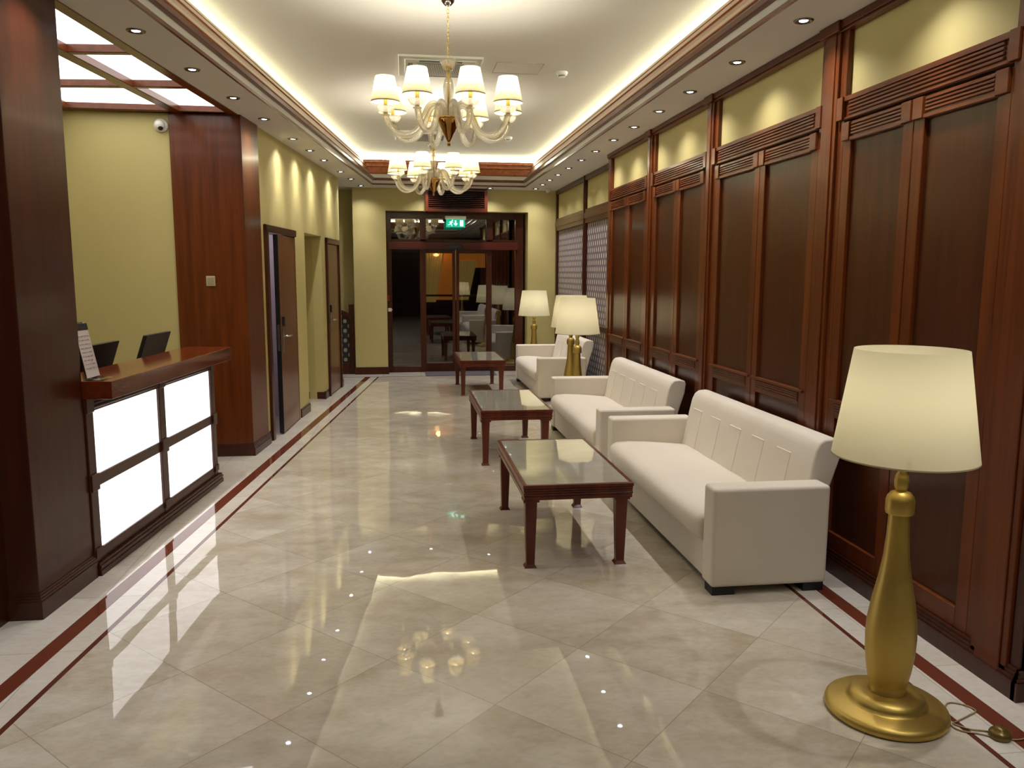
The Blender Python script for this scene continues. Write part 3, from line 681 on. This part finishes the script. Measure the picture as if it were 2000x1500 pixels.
# ================================================================== CHANDELIERS
def chandelier(loc, th0, label):
    ch = thing('chandelier', label, 'chandelier', loc, 0, 'crystal chandeliers'); z = lambda a: a-2.43
    m = MB(); m.lathe([(.001,z(2.43)),(.009,z(2.432)),(.010,z(2.45)),(.007,z(2.455)),(.014,z(2.47)),(.034,z(2.51)),(.056,z(2.555)),(.068,z(2.588)),(.072,z(2.592)),(.078,z(2.597)),(.078,z(2.606)),(.06,z(2.612)),(.001,z(2.612))], 32); m.build('hub', M_goldhub, ch)
    m = MB(); m.lathe([(.018,z(2.612)),(.03,z(2.63)),(.022,z(2.65)),(.016,z(2.67)),(.02,z(2.70)),(.03,z(2.76)),(.032,z(2.80)),(.022,z(2.84)),(.010,z(2.86))], 18, rip=.0025, nr=6); m.build('glass_stem', M_crystal, ch)
    m = MB(); m.tube([(0,0,z(2.61)),(0,0,z(2.93))], .007, 8); m.lathe([(.006,z(2.86)),(.014,z(2.875)),(.006,z(2.89))], 16); m.build('stem_rod', M_brass, ch)
    m = MB(); m.lathe([(.008,z(2.895)),(.03,z(2.905)),(.042,z(2.935)),(.056,z(2.955)),(.05,z(2.962)),(.04,z(2.95)),(.026,z(2.915)),(.006,z(2.91))], 22, rip=.002, nr=11); m.build('crystal_cup', M_crystal, ch)
    m = MB(); m.lathe([(.001,z(2.90)),(.02,z(2.912)),(.022,z(2.925)),(.006,z(2.94))], 16)
    n = 15; zz = z(2.945); top = z(3.29); hl = (top-zz)/n
    for i in range(n):
        c = zz+hl*(i+.5); pts = [((.0075*math.cos(a) if i % 2 else 0), (0 if i % 2 else .0075*math.cos(a)), c+hl*.62*math.sin(a)) for a in [2*PI*k/10 for k in range(10)]]
        m.tube(pts, .0022, 5, closed=True)
    m.build('chain', M_brass, ch)
    m = MB(); m.lathe([(.004,z(3.286)),(.02,z(3.29)),(.04,z(3.31)),(.05,z(3.345)),(.052,z(3.40)),(.052,z(3.42))], 28); m.build('ceiling_cup', M_chrome, ch)
    prof = [(.045,2.607),(.052,2.645),(.07,2.678),(.098,2.690),(.13,2.672),(.155,2.625),(.182,2.565),(.215,2.515),(.262,2.488),(.312,2.484),(.355,2.502),(.385,2.535),(.403,2.572),(.41,2.596)]
    # smooth the profile
    def cr(P, n):
        o = []
        for i in range(len(P)-1):
            p0, p1, p2, p3 = P[max(i-1,0)], P[i], P[i+1], P[min(i+2,len(P)-1)]
            for k in range(n):
                t = k/n; o.append(tuple(.5*((2*p1[j])+(-p0[j]+p2[j])*t+(2*p0[j]-5*p1[j]+4*p2[j]-p3[j])*t*t+(-p0[j]+3*p1[j]-3*p2[j]+p3[j])*t**3) for j in (0,1)))
        return o+[P[-1]]
    pr_ = cr(prof, 3)
    mesh = {}
    for k in range(8):
        a = rad(th0+45*k); ca, sa = math.cos(a), math.sin(a)
        m = MB(); m.tube([(r*ca, r*sa, z(h)) for r, h in pr_], [.016+.003*min(1,i/6) for i in range(len(pr_))], 10); arm = m.build('arm', M_crystal, ch)
        c = (.412*ca, .412*sa, 0)
        m = MB(); m.lathe([(.012,z(2.588)),(.026,z(2.592)),(.026,z(2.597)),(.013,z(2.602)),(.016,z(2.606)),(.036,z(2.613)),(.05,z(2.630)),(.055,z(2.642)),(.052,z(2.643)),(.044,z(2.631)),(.012,z(2.612))], 24, c, rip=.0012, nr=12); m.build('drip_cup', M_crystal, arm)
        m = MB(); m.lathe([(.012,z(2.602)),(.013,z(2.69)),(.006,z(2.695))], 14, c, cap=True); m.build('candle_tube', M_brass, arm)
        m = MB(); m.lathe([(.0895,z(2.672)),(.058,z(2.824))], 120, c, rip=.0014, nr=40); sh = m.build('lamp_shade', M_pleat, arm)
        m = MB(); m.lathe([(.091,z(2.668)),(.0905,z(2.676))], 40, c); m.build('shade_binding', simple('shade_binding', lin(170,164,140), .6) if 'shade_binding' not in bpy.data.materials else bpy.data.materials['shade_binding'], arm)
        m = MB(); m.lathe([(.001,z(2.695)),(.010,z(2.70)),(.013,z(2.74)),(.016,z(2.77)),(.009,z(2.795)),(.001,z(2.80))], 14, c); m.build('bulb', M_bulb, arm)
        light('chandelier_glow', 'POINT', (c[0],c[1],z(2.782)), P_CHAND, (1,.95,.85), ch, shadow_soft_size=.015)
    return ch
_b = NT('bulb_glass'); _e = _b.new('ShaderNodeEmission'); _e.inputs[0].default_value = (1,.9,.7,1); _e.inputs[1].default_value = 3
_t = _b.new('ShaderNodeBsdfTransparent'); _a = _b.new('ShaderNodeAddShader'); _b.link(_e.outputs[0], _a.inputs[0]); _b.link(_t.outputs[0], _a.inputs[1]); _b.link(_a.outputs[0], _b.out.inputs[0])
M_bulb = _b.mat
chandelier((.315,5.35,2.43), -30, 'nearer and larger looking crystal chandelier with eight lit pleated shades')
chandelier((.352,8.75,2.43), -18, 'farther crystal chandelier with eight lit shades, lower in the view')

# ================================================================== SOFAS
def sofa(loc, L, label, ntuft=5):
    s = thing('sofa', label, 'sofa', loc, 0, 'cream upholstered sofas'); A = .142
    m = MB(); m.box(.02,.60,A,L-A,.042,.235); m.build('base', M_fab, s, bevel=.012, seg=3)
    # seat cushion: rounded front lip, crowned top
    prof = [(.03,.232),(-.012,.245),(-.034,.275),(-.042,.315),(-.036,.355),(-.015,.385),(.03,.402),(.12,.408),(.25,.402),(.40,.388),(.56,.37),(.56,.232)]
    m = MB(); n = 14; vs = []; P = len(prof)
    for i in range(n+1):
        u = i/n; y = A+.004+(L-2*A-.008)*u; e = min(u, 1-u)*(L-2*A); k = 1-math.exp(-e/.05)
        for x, zz in prof: vs.append((x if x > .03 else .03+(x-.03)*(.72+.28*k), y, .232+(zz-.232)*(.9+.1*k)))
    fs = [(i*P+j, i*P+(j+1) % P, (i+1)*P+(j+1) % P, (i+1)*P+j) for i in range(n) for j in range(P)]+[tuple(range(P))[::-1], tuple(range(n*P,(n+1)*P))]
    m.add(vs, fs, True); c = m.build('seat_cushion', M_fab, s)
    c.modifiers.new('bevel','BEVEL').width = .012
    prof = [(.535,.36),(.583,.60),(.605,.70),(.625,.742),(.652,.763),(.70,.768),(.742,.760),(.752,.735),(.744,.66),(.700,.52),(.60,.10),(.50,.10)]
    m = MB(); n = 10; vs = []; P = len(prof)
    for i in range(n+1):
        u = i/n; y = A+.002+(L-2*A-.004)*u
        for x, zz in prof: vs.append((x, y, zz))
    fs = [(i*P+j, (i+1)*P+j, (i+1)*P+(j+1) % P, i*P+(j+1) % P) for i in range(n) for j in range(P)]+[tuple(range(P)), tuple(range(n*P,(n+1)*P))[::-1]]
    m.add(vs, fs, False); b = m.build('backrest', M_fab, s, bevel=.012, seg=3)
    W = L-2*A
    for k in range(ntuft):     # stitched vertical tabs
        y = .385+.333*k*(L/2.12); w_ = .17
        m = MB(); pts = [(.536,.37),(.583,.60),(.5905,.634)]
        vs = []
        for x, zz in pts+[(.5895,.645)]:
            for yy in (y, y+w_): vs.append((x-.004, yy, zz))
        for x, zz in pts+[(.5895,.645)]:
            for yy in (y, y+w_): vs.append((x+.01, yy, zz))
        fs = [(0,2,3,1),(2,4,5,3),(4,6,7,5),(6,14,15,7),(0,8,10,2),(2,10,12,4),(4,12,14,6),(1,3,11,9),(3,5,13,11),(5,7,15,13)]
        m.add(vs, fs); m.build('tufted_tab', M_fab, b, bevel=.004)
    for y0 in (0, L-A):
        m = MB(); m.box(0,.622,y0,y0+A,.042,.558); m.build('armrest', M_fab, s, bevel=.02, seg=4)
    for y0, y1 in ((.01,.11),(L-.11,L-.01)):
        for x0, x1 in ((.01,.13),(.50,.61)): m = MB(); m.box(x0,x1,y0,y1,0,.045); m.build('leg', M_blackm, s)
    return s
sofa((1.53,3.72,0), 2.12, 'cream three-seat sofa nearest the camera, behind the front coffee table')
sofa((1.53,6.08,0), 2.12, 'middle cream sofa, between the front sofa and the two paired lamps')
sofa((1.70,9.98,0), 2.05, 'farthest cream sofa, in front of the lozenge wallpaper')

# ================================================================== COFFEE TABLES
def table(loc, L, label):
    t = thing('coffee_table', label, 'coffee table', loc, 0, 'coffee tables in front of the sofas'); W = .62; H = .475
    m = MB(); r = .022
    m.box(0,W,0,r,H-.02,H); m.box(0,W,L-r,L,H-.02,H); m.box(0,r,r,L-r,H-.02,H); m.box(W-r,W,r,L-r,H-.02,H)
    m.build('rim', M_tablewood, t, bevel=.002, seg=1)
    m = MB(); m.box(r,W-r,r,L-r,H-.012,H-.0015); m.build('glass_top', M_tabletop, t)
    m = MB()
    for i, z in enumerate((.0,.014,.028)):
        d = .003 if i % 2 == 0 else .005; zt = H-.022-z
        m.box(d,W-d,d,L-d,zt-.012,zt)
    m.box(.006,W-.006,.006,L-.006,H-.085,H-.064); m.build('apron', M_tablewood, t, bevel=.0015, seg=1)
    for x in (.047,W-.062):
        for y in (.05,L-.06):
            m = MB(); zt = H-.085; a, b = .034, .023
            m.hexa([(x-b,y-b,.014),(x+b,y-b,.014),(x+b,y+b,.014),(x-b,y+b,.014),(x-a,y-a,zt),(x+a,y-a,zt),(x+a,y+a,zt),(x-a,y+a,zt)])
            lg = m.build('leg', M_tablewood, t, bevel=.003, seg=1)
            m = MB(); c = .034; m.hexa([(x-c,y-c,0),(x+c,y-c,0),(x+c,y+c,0),(x-c,y+c,0),(x-b,y-b,.018),(x+b,y-b,.018),(x+b,y+b,.018),(x-b,y+b,.018)]); m.build('foot_plate', M_tablewood, lg)
            m = MB(); m.box(x-a-.01,x+a+.01,y-a-.01,y+a+.01,zt-.012,zt); m.build('capital', M_tablewood, lg)
    return t
def tabletop():
    n = NT('glazed_marble_top'); v = n.coord((1,1,1)); a = n.noise(v, 3, 5, .6)
    n.link(n.mix(n.math('MULTIPLY', n.math('SUBTRACT', a, .35), 3, True), lin(182,178,158), lin(202,199,182)), n.b.inputs['Base Color'])
    n.b.inputs['Roughness'].default_value = .04; n.b.inputs['IOR'].default_value = 1.65; n.b.inputs['Coat Weight'].default_value = .8; n.b.inputs['Coat Roughness'].default_value = .0; return n.mat
M_tabletop = tabletop()
table((.64,4.205,0), 1.225, 'marble-topped mahogany coffee table in front of the nearest sofa')
table((.64,6.625,0), 1.225, 'middle marble-topped coffee table, between the front and far tables')
table((.745,10.55,0), 1.225, 'farthest marble-topped coffee table, near the entrance doors')

# ================================================================== FLOOR LAMPS
def floor_lamp(loc, label):
    l = thing('floor_lamp', label, 'floor lamp', loc, 0, 'gold floor lamps with cream shades')
    m = MB(); m.lathe([(.001,0),(.205,0),(.214,.006),(.216,.018),(.212,.030),(.200,.038),(.145,.046),(.138,.048),(.134,.060),(.130,.072),(.118,.080),(.095,.084),(.066,.086),(.001,.086)], 64); m.build('base', M_gold, l)
    m = MB(); m.lathe([(.064,.084),(.067,.088),(.062,.094),(.068,.12),(.077,.17),(.085,.235),(.088,.30),(.085,.36),(.073,.44),(.057,.52),(.045,.60),(.039,.68),(.036,.765)], 48); m.build('bottle_column', M_gold, l)
    m = MB(); m.lathe([(.036,.763),(.047,.765),(.049,.772),(.049,.815),(.045,.828),(.034,.843),(.018,.850)], 40)
    m.lathe([(.018,.850),(.024,.865),(.025,.885),(.022,.905),(.015,.918),(.018,.925),(.022,.935),(.024,.97),(.012,.975),(.012,1.08)], 32); m.build('neck_collar', M_gold, l)
    m = MB(); m.lathe([(.243,.975),(.186,1.36)], 72); m.build('lamp_shade', M_shade, l)
    m = MB(); m.lathe([(.2435,.9745),(.2432,.980)], 72); m.build('shade_binding', simple('linen_binding', lin(190,180,140), .7) if 'linen_binding' not in bpy.data.materials else bpy.data.materials['linen_binding'], l)
    m = MB()
    for k in range(3): a = 2*PI*k/3; m.tube([(0,0,1.10),(.234*math.cos(a)*.95,.234*math.sin(a)*.95,1.02)], .002, 5)
    m.tube([(0,0,1.07),(0,0,1.12)], .016, 12); m.build('shade_carrier', M_brass, l)
    m = MB(); m.lathe([(.001,1.12),(.014,1.125),(.03,1.16),(.03,1.18),(.001,1.21)], 18); m.build('bulb', M_bulb, l)
    light('lamp_glow', 'POINT', (0,0,1.19), P_LAMP, WARM, l, shadow_soft_size=.04)
    return l
floor_lamp((1.775,2.605,0), 'large gold floor lamp in the right foreground by the wall strips')
floor_lamp((1.885,8.55,0), 'gold floor lamp just behind the middle sofa, front one of the pair')
floor_lamp((2.03,9.58,0), 'gold floor lamp mostly hidden behind another shade, rear of the pair')
floor_lamp((2.02,12.28,0), 'gold floor lamp at the far end between last sofa and entrance')
# flex and foot switch of the front lamp
def spl(P, n=6):
    o = []
    for i in range(len(P)-1):
        p0, p1, p2, p3 = P[max(i-1,0)], P[i], P[i+1], P[min(i+2,len(P)-1)]
        for k in range(n):
            t = k/n; o.append(tuple(.5*((2*p1[j])+(-p0[j]+p2[j])*t+(2*p0[j]-5*p1[j]+4*p2[j]-p3[j])*t*t+(-p0[j]+3*p1[j]-3*p2[j]+p3[j])*t**3) for j in (0,1)))
    return o+[P[-1]]
M_cord = simple('clear_gold_flex', lin(150,128,84), .3)
def cordz(P, h=.004): return [(x,y,h) for x, y in spl(P)]
pc = thing('lamp_cord', 'thin translucent lamp cord looping on the floor with a foot switch', 'cord', (0,0,0))
m = MB(); m.tube(cordz([(1.96,2.50),(2.00,2.58),(2.045,2.62),(2.09,2.60),(2.108,2.556),(2.053,2.526),(1.99,2.498),(1.965,2.485),(2.0,2.445),(2.04,2.43),(2.075,2.415)]), .0028, 6)
m.tube(cordz([(1.95,2.49),(1.952,2.455),(1.975,2.43),(2.01,2.415),(2.045,2.39)], ), .0028, 6)
m.tube(cordz([(2.10,2.365),(2.13,2.362),(2.17,2.372),(2.25,2.40)]), .0028, 6)
m.tube(cordz([(1.80,2.40),(1.83,2.425),(1.885,2.447),(1.90,2.46)]), .0028, 6)
m.build('flex', M_cord, pc)
m = MB(); m.lathe([(.001,0),(.034,0),(.036,.004),(.036,.020),(.031,.027),(.022,.030),(.02,.037),(.012,.042),(.001,.043)], 28, (2.072,2.388,0)); m.build('foot_switch', simple('bronze_switch', lin(112,92,44), .3, .5), pc)

# ================================================================== STREET BEYOND THE GLASS
ext = MB(); ext.box(-6,8,13.6,22,-.12,-.02); tag(ext.build('pavement', simple('night_paving', lin(90,84,76), .7)), 'dark paved street outside beyond the glass entrance doors', 'pavement', kind='structure')
bl = thing('street_facade', 'building across the street with an amber lit shopfront seen through the doors', 'building', (0,19,0))
m = MB(); m.box(-5,6,0,.3,-.1,4.5); m.build('wall', simple('night_facade', lin(70,60,50), .8), bl)
MA = emis('amber_window', (1.0,.36,.05,1), .17)
m = MB(); m.box(.52,1.22,-.02,0,1.0,2.2); m.build('lit_window', MA, bl)
m = MB(); m.box(1.3,1.95,-.02,0,1.75,2.12); m.build('lit_window', MA, bl)
def curtain(x0, x1, z0, z1, name):
    m = MB(); n = 24
    vs = []; 
    for i in range(n+1):
        x = x0+(x1-x0)*i/n
        for zz in (z0, z1): vs.append((x if zz == z1 else x0+(x-x0)*.55, -.06+.025*math.sin(i*1.9), zz))
    m.add(vs, [(2*i,2*i+2,2*i+3,2*i+1) for i in range(n)], True); return m.build(name, emis('lit_curtain', (.6,.42,.12,1), .2), bl)
curtain(.56,.98,.95,2.1,'curtain'); curtain(1.32,1.75,1.0,1.9,'curtain')
m = MB(); m.box(-.3,.4,-.03,0,1.1,2.1); m.build('dark_window', simple('dark_window', lin(40,40,34), .1), bl)
M_post = emis('amber_post', (.8,.3,.05,1), .2)
for x_ in (.44,1.22): m = MB(); m.box(x_,x_+.07,-.05,0,1.0,2.2); m.build('window_post', M_post, bl)
m = MB(); m.lathe([(.001,-.03),(.05,-.02),(.07,.01),(.03,.04),(.001,.045)], 16, (.80,-.12,2.03)); m.build('lit_lamp', emis('amber_lamp', (1,.62,.25,1), 2.5), bl)
light('street_light', 'POINT', (.82,18.75,2.12), 2.5, (1,.5,.12), None, shadow_soft_size=.05)
